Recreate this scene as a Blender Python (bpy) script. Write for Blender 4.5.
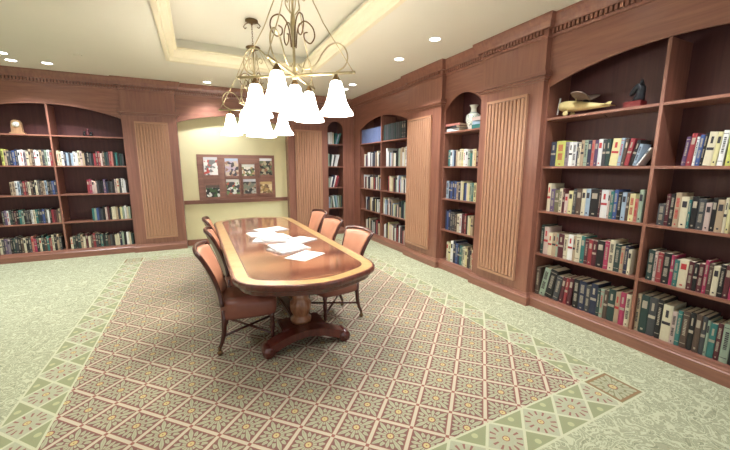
import bpy, bmesh, math, random
from mathutils import Matrix, Vector
for o in list(bpy.data.objects): bpy.data.objects.remove(o, do_unlink=True)
S = bpy.context.scene; C = S.collection
PI = math.pi; rnd = random.Random(7)

# ------------------------------------------------------------------ camera
YAW, PITCH, ROLL, FPX, EYE = .4583, .169, .002, 339.6, 1.6
cam_d = bpy.data.cameras.new('camera'); cam = bpy.data.objects.new('camera', cam_d); C.objects.link(cam)
cam_d.sensor_width = 36; cam_d.lens = FPX/730*36; cam_d.clip_start = .05; cam_d.clip_end = 100
_f = Vector((math.sin(YAW)*math.cos(PITCH), math.cos(YAW)*math.cos(PITCH), -math.sin(PITCH)))
_r = Vector((math.cos(YAW), -math.sin(YAW), 0)); _u = _r.cross(_f)
CR = _r*math.cos(ROLL)+_u*math.sin(ROLL); CU = -_r*math.sin(ROLL)+_u*math.cos(ROLL)
M = Matrix((CR, CU, -_f)).transposed().to_4x4(); M.translation = (0, 0, EYE)
cam.matrix_world = M; S.camera = cam
def to_px(P):
    d = Vector(P)-Vector((0, 0, EYE)); z = d.dot(_f)
    return 365+FPX*d.dot(CR)/z, 225-FPX*d.dot(CU)/z, z

# ------------------------------------------------------------------ world, light, exposure
w = bpy.data.worlds.new('world'); S.world = w; w.use_nodes = True
w.node_tree.nodes['Background'].inputs[0].default_value = (.99, .99, 1, 1)
w.node_tree.nodes['Background'].inputs[1].default_value = .66
S.view_settings.view_transform = 'Standard'; S.view_settings.look = 'None'
S.view_settings.gamma = 1; S.view_settings.use_curve_mapping = False
S.view_settings.exposure = .56
DOWN_W = 23; BULB_W = 7

# ------------------------------------------------------------------ materials
MATS = {}
def nt_new(name):
    m = bpy.data.materials.new(name); m.use_nodes = True
    nt = m.node_tree; b = nt.nodes['Principled BSDF']; MATS[name] = m
    return m, nt, b
def lin(r, g, b):
    f = lambda c: (c/255/12.92) if c/255 <= .04045 else ((c/255+.055)/1.055)**2.4
    return (f(r), f(g), f(b), 1)
def flat(name, rgb, rough=.5, metal=0, noise=.08, scale=30, coat=0, bump=0):
    m, nt, b = nt_new(name)
    b.inputs['Roughness'].default_value = rough; b.inputs['Metallic'].default_value = metal
    b.inputs['Coat Weight'].default_value = coat
    c = lin(*rgb)
    n = nt.nodes.new('ShaderNodeTexNoise'); n.inputs['Scale'].default_value = scale
    tc = nt.nodes.new('ShaderNodeTexCoord'); nt.links.new(tc.outputs['Object'], n.inputs['Vector'])
    mx = nt.nodes.new('ShaderNodeMix'); mx.data_type = 'RGBA'
    mx.inputs['A'].default_value = tuple(v*(1-noise) for v in c[:3])+(1,)
    mx.inputs['B'].default_value = tuple(min(1, v*(1+noise)) for v in c[:3])+(1,)
    nt.links.new(n.outputs['Fac'], mx.inputs['Factor']); nt.links.new(mx.outputs['Result'], b.inputs['Base Color'])
    if bump:
        bp = nt.nodes.new('ShaderNodeBump'); bp.inputs['Strength'].default_value = bump
        nt.links.new(n.outputs['Fac'], bp.inputs['Height']); nt.links.new(bp.outputs['Normal'], b.inputs['Normal'])
    return m
def wood(name, a, bcol, rough=.4, stretch=(12, 12, .7), scale=2.2, coat=.6):
    m, nt, b = nt_new(name)
    tc = nt.nodes.new('ShaderNodeTexCoord'); mp = nt.nodes.new('ShaderNodeMapping')
    mp.inputs['Scale'].default_value = stretch
    nt.links.new(tc.outputs['Object'], mp.inputs['Vector'])
    n = nt.nodes.new('ShaderNodeTexNoise'); n.inputs['Scale'].default_value = scale
    n.inputs['Detail'].default_value = 6; n.inputs['Distortion'].default_value = .6
    nt.links.new(mp.outputs['Vector'], n.inputs['Vector'])
    r = nt.nodes.new('ShaderNodeValToRGB'); r.color_ramp.elements[0].position = .3; r.color_ramp.elements[1].position = .72
    r.color_ramp.elements[0].color = lin(*a); r.color_ramp.elements[1].color = lin(*bcol)
    nt.links.new(n.outputs['Fac'], r.inputs['Fac']); nt.links.new(r.outputs['Color'], b.inputs['Base Color'])
    b.inputs['Roughness'].default_value = rough; b.inputs['Coat Weight'].default_value = coat
    b.inputs['Coat Roughness'].default_value = .3
    return m
WOOD = wood('mahogany', (124, 78, 64), (150, 101, 82))
WOODH = wood('mahogany_across', (124, 78, 64), (150, 101, 82), stretch=(.9, 12, 12))
DARKIN = wood('mahogany_shaded_interior', (78, 42, 44), (94, 54, 52), rough=.5, coat=.05)  # same mahogany, darkened to paint in the shade inside the shelves
PANEL = wood('light_reeded_wood', (180, 135, 107), (183, 138, 110), rough=.45)
CHAIRW = wood('dark_chair_wood', (58, 24, 20), (84, 38, 30), rough=.25, coat=.5)
TABLED = wood('dark_table_wood', (72, 28, 22), (102, 44, 34), rough=.18, coat=.7)
COLW = wood('carved_column_wood', (140, 90, 62), (170, 120, 86), rough=.3, coat=.5)
LEATHER = flat('leather_lit_tan', (184, 130, 106), .42, noise=.12, scale=14, bump=.05)  # chair leather with the chandelier's light put into its colour
LEATHERD = flat('leather_shaded_brown', (130, 78, 64), .4, noise=.12, scale=14, bump=.05)  # same leather as the backs, painted darker for shade
FABRIC = flat('beige_back_fabric', (150, 136, 120), .8, noise=.2, scale=60)
BRASS = flat('antique_brass', (196, 182, 146), .3, .85, noise=.15)
BRASSD = flat('aged_brass', (120, 96, 66), .4, .7, noise=.2)
CEIL = flat('cream_ceiling_paint', (230, 228, 214), .9, noise=.015, scale=3)
CROWN = flat('cream_crown_paint', (232, 225, 198), .6, noise=.01, scale=3)
YELLOW = flat('pale_yellow_wall_paint', (220, 214, 174), .85, noise=.02, scale=4)
PLAIN = flat('off_white_wall_paint', (215, 208, 188), .9, noise=.02, scale=4)
WHITE = flat('white_plastic', (235, 235, 230), .4, noise=.02)
PAPER = flat('white_paper', (240, 240, 238), .7, noise=.03, scale=8)
PRINT = flat('printed_paper', (205, 208, 212), .7, noise=.35, scale=55)
PAGES = flat('book_pages', (214, 202, 176), .9, noise=.12, scale=80)
BLACKM = flat('black_metal', (22, 20, 20), .35, .3)
def emis(name, rgb, st):
    m, nt, b = nt_new(name); b.inputs['Base Color'].default_value = lin(*rgb)
    b.inputs['Emission Color'].default_value = lin(*rgb); b.inputs['Emission Strength'].default_value = st
    return m
LAMP = emis('lit_lamp_lens', (255, 250, 240), 9)
def glass_shade():
    m, nt, b = nt_new('frosted_white_glass')
    b.inputs['Base Color'].default_value = (.95, .93, .88, 1); b.inputs['Roughness'].default_value = .4
    b.inputs['Emission Color'].default_value = (1, .98, .95, 1); b.inputs['Emission Strength'].default_value = 8.5
    tr = nt.nodes.new('ShaderNodeBsdfTranslucent'); tr.inputs[0].default_value = (1, .96, .88, 1)
    mx = nt.nodes.new('ShaderNodeMixShader'); mx.inputs[0].default_value = .45
    out = nt.nodes['Material Output']
    nt.links.new(b.outputs[0], mx.inputs[1]); nt.links.new(tr.outputs[0], mx.inputs[2]); nt.links.new(mx.outputs[0], out.inputs[0])
    return m
SHADE = glass_shade()
def veneer():
    m, nt, b = nt_new('glossy_flame_mahogany_veneer')
    tc = nt.nodes.new('ShaderNodeTexCoord'); mp = nt.nodes.new('ShaderNodeMapping'); mp.inputs['Scale'].default_value = (1.2, 9, 1)
    nt.links.new(tc.outputs['Object'], mp.inputs['Vector'])
    n = nt.nodes.new('ShaderNodeTexNoise'); n.inputs['Scale'].default_value = 1.6; n.inputs['Detail'].default_value = 5; n.inputs['Distortion'].default_value = 1
    nt.links.new(mp.outputs['Vector'], n.inputs['Vector'])
    wv = nt.nodes.new('ShaderNodeTexWave'); wv.bands_direction = 'Y'; wv.inputs['Scale'].default_value = .62
    wv.inputs['Distortion'].default_value = 1.2; wv.inputs['Detail'].default_value = 2
    nt.links.new(tc.outputs['Object'], wv.inputs['Vector'])
    md = nt.nodes.new('ShaderNodeMath'); md.operation = 'MULTIPLY_ADD'; md.inputs[1].default_value = .35
    nt.links.new(wv.outputs['Fac'], md.inputs[0]); 
    m2 = nt.nodes.new('ShaderNodeMath'); m2.operation = 'MULTIPLY'; m2.inputs[1].default_value = .7
    nt.links.new(n.outputs['Fac'], m2.inputs[0]); nt.links.new(m2.outputs[0], md.inputs[2])
    r = nt.nodes.new('ShaderNodeValToRGB')
    r.color_ramp.elements[0].position = .25; r.color_ramp.elements[0].color = lin(104, 58, 46)
    r.color_ramp.elements[1].position = .8; r.color_ramp.elements[1].color = lin(168, 116, 86)
    nt.links.new(md.outputs[0], r.inputs['Fac']); nt.links.new(r.outputs['Color'], b.inputs['Base Color'])
    b.inputs['Roughness'].default_value = .16; b.inputs['Coat Weight'].default_value = 1; b.inputs['Coat Roughness'].default_value = .08
    return m
VENEER = veneer()
SATIN = wood('satinwood_banding', (180, 144, 92), (204, 172, 116), rough=.16, stretch=(5, 5, 5), coat=.9)
VEND = wood('edge_veneer', (104, 46, 32), (128, 60, 40), rough=.16, stretch=(5, 5, 5), coat=.9)

# carpet: expression helper building Math nodes
class X:
    nt = None
    def __init__(s, v): s.v = v
    @staticmethod
    def op(o, *a):
        n = X.nt.nodes.new('ShaderNodeMath'); n.operation = o
        for i, q in enumerate(a):
            if isinstance(q, X): X.nt.links.new(q.v, n.inputs[i])
            else: n.inputs[i].default_value = q
        return X(n.outputs[0])
    def __add__(s, o): return X.op('ADD', s, o)
    __radd__ = __add__
    def __sub__(s, o): return X.op('SUBTRACT', s, o)
    def __rsub__(s, o): return X.op('SUBTRACT', o, s)
    def __mul__(s, o): return X.op('MULTIPLY', s, o)
    __rmul__ = __mul__
    def __lt__(s, o): return X.op('LESS_THAN', s, o)
    def __gt__(s, o): return X.op('GREATER_THAN', s, o)
def fr(a): return X.op('FRACT', a)
def ab(a): return X.op('ABSOLUTE', a)
def mx_(a, b): return X.op('MAXIMUM', a, b)
def mn_(a, b): return X.op('MINIMUM', a, b)
def colmix(f, a, b):
    n = X.nt.nodes.new('ShaderNodeMix'); n.data_type = 'RGBA'
    X.nt.links.new(f.v, n.inputs['Factor'])
    for k, q in (('A', a), ('B', b)):
        if isinstance(q, tuple): n.inputs[k].default_value = q
        else: X.nt.links.new(q, n.inputs[k])
    return n.outputs['Result']
def carpet():
    m, nt, b = nt_new('patterned_carpet'); X.nt = nt
    b.inputs['Roughness'].default_value = .66; b.inputs['Specular IOR Level'].default_value = .1
    tc = nt.nodes.new('ShaderNodeTexCoord'); sp = nt.nodes.new('ShaderNodeSeparateXYZ')
    nt.links.new(tc.outputs['Object'], sp.inputs[0]); x = X(sp.outputs[0]); y = X(sp.outputs[1])
    def flower(fa, fb, bg, leaf, core, ring):
        r = X.op('SQRT', fa*fa+fb*fb); th = X.op('ARCTAN2', fb, fa)
        cheb = mx_(ab(fa), ab(fb))
        lobes = X.op('COSINE', th*16) > -.78
        tip = cheb < (.365+.05*X.op('COSINE', th*16))
        vein = (X.op('COSINE', th*32) > .93)*(r > .2)
        gap = (ab(r-.25) < .028)*(X.op('COSINE', th*8) < -.2)
        leafm = lobes*tip*(r > .12)*(1-gap)*(1-vein*.5)
        c = colmix(leafm, bg, leaf)
        c = colmix((r < .105)*(r > .075)+(r < .02), c, ring)
        return colmix((r < .08)*(r > .02), c, core)
    MAR = lin(134, 98, 90); LEAF = lin(178, 179, 150); CRM = lin(206, 196, 172); PINK = lin(158, 104, 92); GOLD = lin(208, 190, 134)
    P = .2178
    u = (x+y)*(.70710678/P)-1.869/P; v = (y-x)*(.70710678/P)-1.196/P
    fa = fr(u)-.5; fb = fr(v)-.5
    da = .5-ab(fa); db = .5-ab(fb); d = mn_(da, db)
    cen = flower(fa, fb, MAR, LEAF, GOLD, PINK)
    cen = colmix(d < .07, cen, PINK); cen = colmix(d < .05, cen, CRM)
    cen = colmix(mx_(da, db) < .05, cen, PINK)
    # border bands
    GRN = lin(154, 160, 124); LINE = lin(204, 206, 174); BCR = lin(180, 182, 156); DM = lin(154, 108, 98)
    def band(t, s):
        p = (fr(s*(1/.308))-.5)*2        # -1..1, 0 at a diamond's middle
        q = ab(p)+ab(t)
        f = flower((p+t)*.5, (p-t)*.5, BCR, LEAF, GOLD, PINK)
        rr = X.op('SQRT', p*p+t*t); th = X.op('ARCTAN2', t, p)
        dots = (ab(rr-.52) < .12)*(X.op('COSINE', th*12) > .6)
        f = colmix(dots, f, DM)
        c = colmix(q > .93, f, LINE)
        tri = colmix((X.op('SQRT', (1-ab(p))*(1-ab(p))+(ab(t)-.68)*(ab(t)-.68)) < .13), GRN, lin(186, 188, 146))
        c = colmix(q > 1.09, c, tri)
        return colmix(ab(t) > .9, c, LINE)
    XL, XR, YN, YF, W = -1.215, 2.80, 1.085, 7.04, .29
    side = x > .8
    tx = colmix(side, (0, 0, 0, 1), (1, 1, 1, 1))
    tl = (x-(XL+W/2))*(2/W); tr = (x-(XR-W/2))*(2/W)
    tn = (y-(YN+W/2))*(2/W); tf = (y-(YF-W/2))*(2/W)
    tv = tl*(1-side)+tr*side; far = y > 4
    tw = tn*(1-far)+tf*far
    sV = y-2.035+.154; sH = x-1.86+.154
    inx = (ab(tv) < 1); iny = (ab(tw) < 1)
    outer = (x > XL)*(x < XR)*(y > YN)*(y < YF)
    inner = (x > XL+W)*(x < XR-W)*(y > YN+W)*(y < YF-W)
    useV = inx*outer
    useH = (1-useV)*outer
    vb = band(tv, sV); hb = band(tw, sH)
    bc = colmix(inx, hb, vb)
    # corner squares
    fc = flower(tv*.5, tw*.5, lin(142, 140, 106), LEAF, GOLD, DM)
    q = mx_(ab(tv), ab(tw))
    fc = colmix((q > .74)*(q < .86), fc, lin(150, 120, 88)); fc = colmix(q > .9, fc, LINE)
    bc = colmix(inx*iny, bc, fc)
    # leafy field
    ns = nt.nodes.new('ShaderNodeTexNoise'); ns.inputs['Scale'].default_value = 6; ns.inputs['Detail'].default_value = 1.2; ns.inputs['Distortion'].default_value = 1.6
    nt.links.new(tc.outputs['Object'], ns.inputs['Vector'])
    ns2 = nt.nodes.new('ShaderNodeTexNoise'); ns2.inputs['Scale'].default_value = 12; ns2.inputs['Detail'].default_value = 0; ns2.inputs['Distortion'].default_value = 2
    nt.links.new(tc.outputs['Object'], ns2.inputs['Vector'])
    n1 = X(ns.outputs['Fac']); n2 = X(ns2.outputs['Fac'])
    line = mx_(ab(fr(n1*6)-.5) < .12, ab(fr(n2*4)-.5) < .1)
    dark = fr(n2*3+n1*2) > .8
    fld = colmix(dark, lin(168, 171, 142), lin(148, 152, 124)); fld = colmix(line, fld, lin(200, 204, 172))
    c = colmix(outer, fld, bc); c = colmix(inner, c, cen)
    fine = nt.nodes.new('ShaderNodeTexNoise'); fine.inputs['Scale'].default_value = 260
    nt.links.new(tc.outputs['Object'], fine.inputs['Vector'])
    hs = nt.nodes.new('ShaderNodeMix'); hs.data_type = 'RGBA'; hs.blend_type = 'MULTIPLY'; hs.inputs['Factor'].default_value = .35
    nt.links.new(c, hs.inputs['A']); nt.links.new(fine.outputs['Fac'], hs.inputs['B'])
    br = nt.nodes.new('ShaderNodeMix'); br.data_type = 'RGBA'; br.blend_type = 'MULTIPLY'; br.inputs['Factor'].default_value = 1
    nt.links.new(hs.outputs['Result'], br.inputs['A']); br.inputs['B'].default_value = (.97, .97, .97, 1)
    nt.links.new(br.outputs['Result'], b.inputs['Base Color'])
    return m
CARPET = carpet()

# ------------------------------------------------------------------ mesh helpers
class MB:
    def __init__(s): s.bm = bmesh.new(); s.mi = 0
    def box(s, x0, x1, y0, y1, z0, z1, bev=0):
        vs = [s.bm.verts.new(p) for p in ((x0, y0, z0), (x1, y0, z0), (x1, y1, z0), (x0, y1, z0), (x0, y0, z1), (x1, y0, z1), (x1, y1, z1), (x0, y1, z1))]
        fs = [s.bm.faces.new([vs[i] for i in q]) for q in ((3, 2, 1, 0), (4, 5, 6, 7), (0, 1, 5, 4), (1, 2, 6, 5), (2, 3, 7, 6), (3, 0, 4, 7))]
        for f in fs: f.material_index = s.mi
        if bev:
            es = list({e for f in fs for e in f.edges})
            bmesh.ops.bevel(s.bm, geom=es, offset=bev, segments=2, affect='EDGES')
        return s
    def lathe(s, prof, n=24, c=(0, 0, 0), flute=None, cap=True, axis='Z'):
        rows = []
        for r, z in prof:
            row = []
            for i in range(n):
                a = 2*PI*i/n; rr = r*(1+(flute(a, z) if flute else 0))
                p = (rr*math.cos(a), rr*math.sin(a), z)
                if axis == 'Y': p = (p[0], p[2], p[1])
                if axis == 'X': p = (p[2], p[0], p[1])
                row.append(s.bm.verts.new((p[0]+c[0], p[1]+c[1], p[2]+c[2])))
            rows.append(row)
        for a, b in zip(rows, rows[1:]):
            for i in range(n):
                f = s.bm.faces.new((a[i], a[(i+1) % n], b[(i+1) % n], b[i])); f.smooth = True; f.material_index = s.mi
        if cap:
            for row, rev in ((rows[0], True), (rows[-1], False)):
                f = s.bm.faces.new(row[::-1] if rev else row); f.material_index = s.mi
        return s
    def tube(s, pts, r, n=8, taper=None, flat_=1):
        pts = [Vector(p) for p in pts]; rows = []; up = None
        for i, p in enumerate(pts):
            t = (pts[min(i+1, len(pts)-1)]-pts[max(i-1, 0)]).normalized()
            if up is None: up = Vector((0, 0, 1)) if abs(t.z) < .9 else Vector((1, 0, 0))
            a = t.cross(up).normalized(); bb = a.cross(t).normalized(); up = bb
            rr = r if taper is None else r*taper[i]
            rows.append([s.bm.verts.new(p+a*rr*math.cos(2*PI*k/n)*flat_+bb*rr*math.sin(2*PI*k/n)) for k in range(n)])
        for a, b in zip(rows, rows[1:]):
            for i in range(n):
                f = s.bm.faces.new((a[i], a[(i+1) % n], b[(i+1) % n], b[i])); f.smooth = True; f.material_index = s.mi
        s.bm.faces.new(rows[0][::-1]).material_index = s.mi; s.bm.faces.new(rows[-1]).material_index = s.mi
        return s
    def prism(s, poly, a, b, axis='Z'):
        def P(p, h): return {'Z': (p[0], p[1], h), 'Y': (p[0], h, p[1]), 'X': (h, p[0], p[1])}[axis]
        A = [s.bm.verts.new(P(p, a)) for p in poly]; B = [s.bm.verts.new(P(p, b)) for p in poly]; n = len(poly)
        fs = [s.bm.faces.new(A[::-1]), s.bm.faces.new(B)]
        for i in range(n): fs.append(s.bm.faces.new((A[i], A[(i+1) % n], B[(i+1) % n], B[i])))
        for f in fs: f.material_index = s.mi
        return s
    def grid(s, rows, smooth=False, closed=False):
        V = [[s.bm.verts.new(p) for p in r] for r in rows]
        for a, b in zip(V, V[1:]):
            m = len(a)
            for i in range(m if closed else m-1):
                f = s.bm.faces.new((a[i], a[(i+1) % m], b[(i+1) % m], b[i])); f.smooth = smooth; f.material_index = s.mi
        return V
    def ball(s, c, rx, ry=None, rz=None, n=12):
        ry = ry or rx; rz = rz or rx
        prof = [(math.sin(PI*i/n)+1e-4, -math.cos(PI*i/n)) for i in range(n+1)]
        rows = [[(c[0]+rx*r*math.cos(2*PI*k/16), c[1]+ry*r*math.sin(2*PI*k/16), c[2]+rz*z) for k in range(16)] for r, z in prof]
        s.grid(rows, True, True); return s
    def xf(s, m): bmesh.ops.transform(s.bm, matrix=m, verts=s.bm.verts); return s
    def mesh(s, name, *mats):
        bmesh.ops.recalc_face_normals(s.bm, faces=s.bm.faces)
        me = bpy.data.meshes.new(name); s.bm.to_mesh(me); s.bm.free()
        for m in mats: me.materials.append(m)
        return me
    def obj(s, name, mats, parent=None, loc=(0, 0, 0)):
        if not isinstance(mats, (list, tuple)): mats = [mats]
        o = bpy.data.objects.new(name, s.mesh(name, *mats)); C.objects.link(o); o.location = loc
        if parent: o.parent = parent
        return o
def tag(o, label=None, cat=None, group=None, kind=None):
    if label: o['label'] = label
    if cat: o['category'] = cat
    if group: o['group'] = group
    if kind: o['kind'] = kind
    return o
def empty(name, label, cat, loc=(0, 0, 0), rz=0, group=None):
    o = bpy.data.objects.new(name, None); C.objects.link(o); o.location = loc; o.rotation_euler = (0, 0, rz); o.empty_display_size = .1
    return tag(o, label, cat, group)
def struct(mb, name, mats, loc=(0, 0, 0), rz=0):
    o = mb.obj(name, mats, None, loc); o.rotation_euler = (0, 0, rz); o['kind'] = 'structure'; return o
def dup(root, label=None):
    r = root.copy(); C.objects.link(r)
    if label: r['label'] = label
    for ch in list(root.children):
        c = ch.copy(); C.objects.link(c); c.parent = r
        for g in list(ch.children):
            d = g.copy(); C.objects.link(d); d.parent = c
    return r

# ------------------------------------------------------------------ room
FX, FY, CZ = 3.373, 7.504, 3.13          # pilaster faces of the right and back walls, ceiling height
RC, YC = FX+.06, FY+.06                  # bookcase faces
RW = dict(loc=(FX, YC, 0), rz=-PI/2)     # right wall frame: local x runs along the wall, y goes into it
BWL = dict(loc=(0, FY, 0), rz=0)
SZ = {1: .15, 2: .639, 3: 1.125, 4: 1.614, 5: 2.121}
struct(MB().box(-5.2, 3.95, -2.2, 8.05, -.1, 0), 'floor', CARPET)
TX0, TX1, TY0, TY1 = -.235, 1.82, 1.7, 5.95
m = MB()
m.box(-5.2, TX0, -2.2, 8.05, CZ, CZ+.1).box(TX1, 3.95, -2.2, 8.05, CZ, CZ+.1).box(TX0, TX1, -2.2, TY0, CZ, CZ+.1).box(TX0, TX1, TY1, 8.05, CZ, CZ+.1)
m.box(TX0-.1, TX0, TY0-.1, TY1+.1, CZ+.1, 3.5).box(TX1, TX1+.1, TY0-.1, TY1+.1, CZ+.1, 3.5).box(TX0, TX1, TY0-.1, TY0, CZ+.1, 3.5).box(TX0, TX1, TY1, TY1+.1, CZ+.1, 3.5)
m.box(TX0-.1, TX1+.1, TY0-.1, TY1+.1, 3.42, 3.52)
struct(m, 'ceiling', CEIL)
# crown moulding of the tray
def rect_sweep(prof, mat, name):
    mb = MB(); rows = []
    for o, z in prof:
        rows.append([(TX0+o, TY0+o, z), (TX1-o, TY0+o, z), (TX1-o, TY1-o, z), (TX0+o, TY1-o, z)])
    rows.append(rows[0]); mb.grid(rows, False, True)
    return struct(mb, name, mat)
rect_sweep([(-.03, CZ-.0), (-.03, CZ-.022), (.02, CZ-.022), (.028, CZ), (.03, CZ+.03), (.05, CZ+.04), (.075, CZ+.075), (.09, CZ+.115), (.12, CZ+.125), (.12, CZ+.15), (0.0, CZ+.15)], CROWN, 'trim_1')
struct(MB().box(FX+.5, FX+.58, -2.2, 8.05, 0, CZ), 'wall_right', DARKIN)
m = MB().box(-5.2, 3.95, FY+.5, FY+.55, 0, CZ); struct(m, 'wall_back', PLAIN)
struct(MB().box(-.25, 1.83, FY+.196, FY+.26, 0, CZ), 'wall_alcove', YELLOW)
struct(MB().box(-5.3, -5.2, -2.2, 8.05, 0, CZ), 'wall_left', PLAIN)

# sections along each wall: (start, end, is_pilaster) in local x
RS = [(0, 2.40, 0), (2.40, 3.31, 1), (3.31, 4.11, 0), (4.11, 5.0, 1), (5.0, 7.08, 0), (7.08, 8.0, 1)]
BS = [(-4.0, -3.17, 1), (-3.17, -1.10, 0), (-1.10, -.25, 1), (-.25, 1.83, 0), (1.83, 2.74, 1), (2.74, 3.433, 0)]
def sweep(secs, prof, first_corner, last_corner):
    rows = []
    for o, z in prof:
        row = []
        for i, (a, b, p) in enumerate(secs):
            d = (0 if p else .06)-o
            sa, sb = (-o, o) if p else (o, -o)
            if i == 0 and not first_corner: sa = 0
            if i == len(secs)-1 and not last_corner: sb = 0
            if not p:
                pass
            row += [(a+sa, d, z), (b+sb, d, z)]
        rows.append(row)
    return rows
CORN = [(0, 2.93), (.012, 2.935), (.016, 2.955), (.018, 2.957), (.018, 3.003), (.056, 3.004), (.058, 3.02), (.062, 3.03), (.07, 3.06), (.085, 3.085), (.095, 3.1), (.1, 3.105), (.1, CZ+.002)]
def cornice(secs, name, fr_, fc, lc):
    mb = MB(); mb.grid(sweep(secs, CORN, fc, lc))
    for a, b, p in secs:
        d = 0 if p else .06; n = int((b-a-.04)/.042)
        for k in range(n):
            u = a+.03+k*.042; mb.box(u, u+.026, d-.05, d-.01, 2.958, 3.002)
    return struct(mb, name, WOOD, **fr_)
cornice(RS, 'trim_2', RW, True, False); cornice(BS, 'trim_3', BWL, False, True)
BASE = [(0, .149), (.008, .148), (.012, .135), (.014, .125), (.02, .122), (.022, .108), (.03, .1), (.03, 0)]
m = MB(); m.grid(sweep(RS, BASE, True, False)); struct(m, 'baseboard_right', WOODH, **RW)
m = MB(); m.grid(sweep(BS[:3], BASE, False, False)); m.grid(sweep(BS[4:], BASE, False, True))
m.box(-.25, 1.83, .178, .196, 0, .12); struct(m, 'baseboard_back', WOODH, **BWL)
m = MB().box(-.25, 1.83, .165, .196, .85, .915).box(-.25, 1.83, .15, .196, .915, .93); struct(m, 'trim_4', WOODH, **BWL)

# ------------------------------------------------------------------ pilasters with reeded panels
def pilaster(a, b, fr_, label, pan):
    e = empty('fluted_pilaster', label, 'pilaster', fr_['loc'], fr_['rz'], 'wooden pilasters between the bookcases')
    g = .002
    MB().box(a+g, b-g, 0, .30, .0, 2.935).obj('body', WOOD, e)
    m = MB()
    for o, z0, z1 in ((.014, 2.505, 2.525), (.034, 2.525, 2.55), (.056, 2.55, 2.582), (.046, 2.582, 2.60)):
        m.box(a-o+.004, b+o-.004, -o, .05, z0, z1)
    m.obj('capital_moulding', WOODH, e)
    pa, pb = pan; z0, z1 = .25, 2.40
    m = MB().box(pa, pb, -.010, 0, z0, z1, .003); n = 10; st = (pb-pa-.06)/n
    for k in range(n):
        u = pa+.03+k*st
        prof = [(u+.006, -.012), (u+.007, -.034), (u+.012, -.038), (u+st-.012, -.038), (u+st-.007, -.034), (u+st-.006, -.012)]
        m.prism([(q[0], q[1]) for q in prof], z0+.04, z1-.04)
    for u0, u1, w0, w1 in ((pa, pa+.024, z0, z1), (pb-.024, pb, z0, z1), (pa+.024, pb-.024, z0, z0+.03), (pa+.024, pb-.024, z1-.03, z1)):
        m.box(u0, u1, -.034, -.009, w0, w1)
    tag(m.obj('reeded_panel', PANEL, e), 'lighter reeded wood panel')
    return e
pilaster(2.40, 3.31, RW, 'fluted wooden pilaster between the two farther bookcases on the right wall', (2.44, 3.10))
pilaster(4.11, 5.0, RW, 'widest-looking fluted wooden pilaster, between the narrow vase bookcase and the near bookcase', (4.245, 4.83))
pilaster(-1.10, -.25, BWL, 'fluted wooden pilaster between the left bookcase and the yellow alcove', (-.925, -.40))
pilaster(1.83, 2.74, BWL, 'fluted wooden pilaster between the yellow alcove and the corner bookcase', (1.99, 2.60))
# ------------------------------------------------------------------ bookcases
def arc(a, b, zs, za, n=24, pw=2):
    c = (a+b)/2; h = (b-a)/2
    return [(c+h*math.sin(PI*(k/n-.5)) if pw != 2 else a+(b-a)*k/n, 0) for k in range(n+1)], c, h
def arch_panel(m, a, b, oa, ob, zs, za, d0, d1, top, circ=False):
    n = 28; pts = [(a, zs), ]
    c = (oa+ob)/2; h = (ob-oa)/2
    for k in range(n+1):
        t = -1+2*k/n; x = c+h*t
        if circ:
            x = c+h*math.sin(t*PI/2); z = zs+(za-zs)*math.cos(t*PI/2)
        else:
            z = zs+(za-zs)*(1-t*t)
        pts.append((x, z))
    pts.append((b, zs)); rows = [[(x, d0, z) for x, z in pts], [(x, d0, top) for x, z in pts], [(x, d1, top) for x, z in pts], [(x, d1, z) for x, z in pts]]
    rows.append(rows[0]); m.grid(rows); return m
def bookcase(a, b, oa, ob, ndiv, fr_, label, circ=False, shelves=(2, 3, 4, 5), zs=2.44, za=2.62):
    e = empty('bookcase', label, 'bookcase', fr_['loc'], fr_['rz'], 'built-in arched bookcases')
    F, BK, t = .06, .42, .024
    m = MB().box(oa-t, oa, F+.002, BK, 0.0, 2.93)
    if oa-t > a+.01: m.box(a, oa, F, F+.02, 0, 2.93)
    m.obj('side_panel', WOOD, e)
    m = MB().box(ob, ob+t, F+.002, BK, 0, 2.93)
    if ob+t < b-.01: m.box(ob, b, F, F+.02, 0, 2.93)
    m.obj('side_panel', WOOD, e)
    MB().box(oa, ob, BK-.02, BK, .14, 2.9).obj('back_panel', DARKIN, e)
    MB().box(oa, ob, F, BK-.02, .1, .15).box(oa, ob, F, F+.02, 0, .1).obj('bottom_shelf', WOODH, e)
    arch_panel(MB(), oa, ob, oa, ob, zs, za, F, F+.02, 2.935, circ).obj('arched_header', WOODH, e)
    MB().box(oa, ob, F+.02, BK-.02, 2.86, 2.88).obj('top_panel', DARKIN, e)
    w = (ob-oa)/(ndiv+1)
    for k in range(ndiv):
        x = oa+w*(k+1)
        MB().box(x-.0125, x+.0125, F+.003, BK-.02, .15, 2.86 if circ else za-.004).obj('divider', WOOD, e)
    for k in range(ndiv+1):
        x0 = oa+w*k+(.0125 if k else 0); x1 = oa+w*(k+1)-(.0125 if k < ndiv else 0)
        for s in shelves:
            MB().box(x0+.0005, x1-.0005, F, BK-.021, SZ[s]-.025, SZ[s], .003).obj('shelf', WOODH, e)
    return e
bookcase(0.0, 2.40, .36, 2.30, 1, RW, 'far right double bookcase holding the blue bound volumes, nearest the room corner')
bookcase(3.31, 4.11, 3.31+.024, 4.11-.024, 0, RW, 'narrow arched bookcase with the white vase, between two fluted pilasters', zs=2.44, za=2.63)
bookcase(5.0, 7.08, 5.024, 7.056, 1, RW, 'large near right bookcase with the toy airplane on its top shelf')
bookcase(-3.17, -1.10, -3.146, -1.124, 1, BWL, 'left double bookcase with the mantel clock on its top shelf')
bookcase(2.74, 3.43, 2.775, 3.15, 0, BWL, 'narrowest bookcase, tall and arched, beside the room corner', True, zs=2.46, za=2.63)
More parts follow.
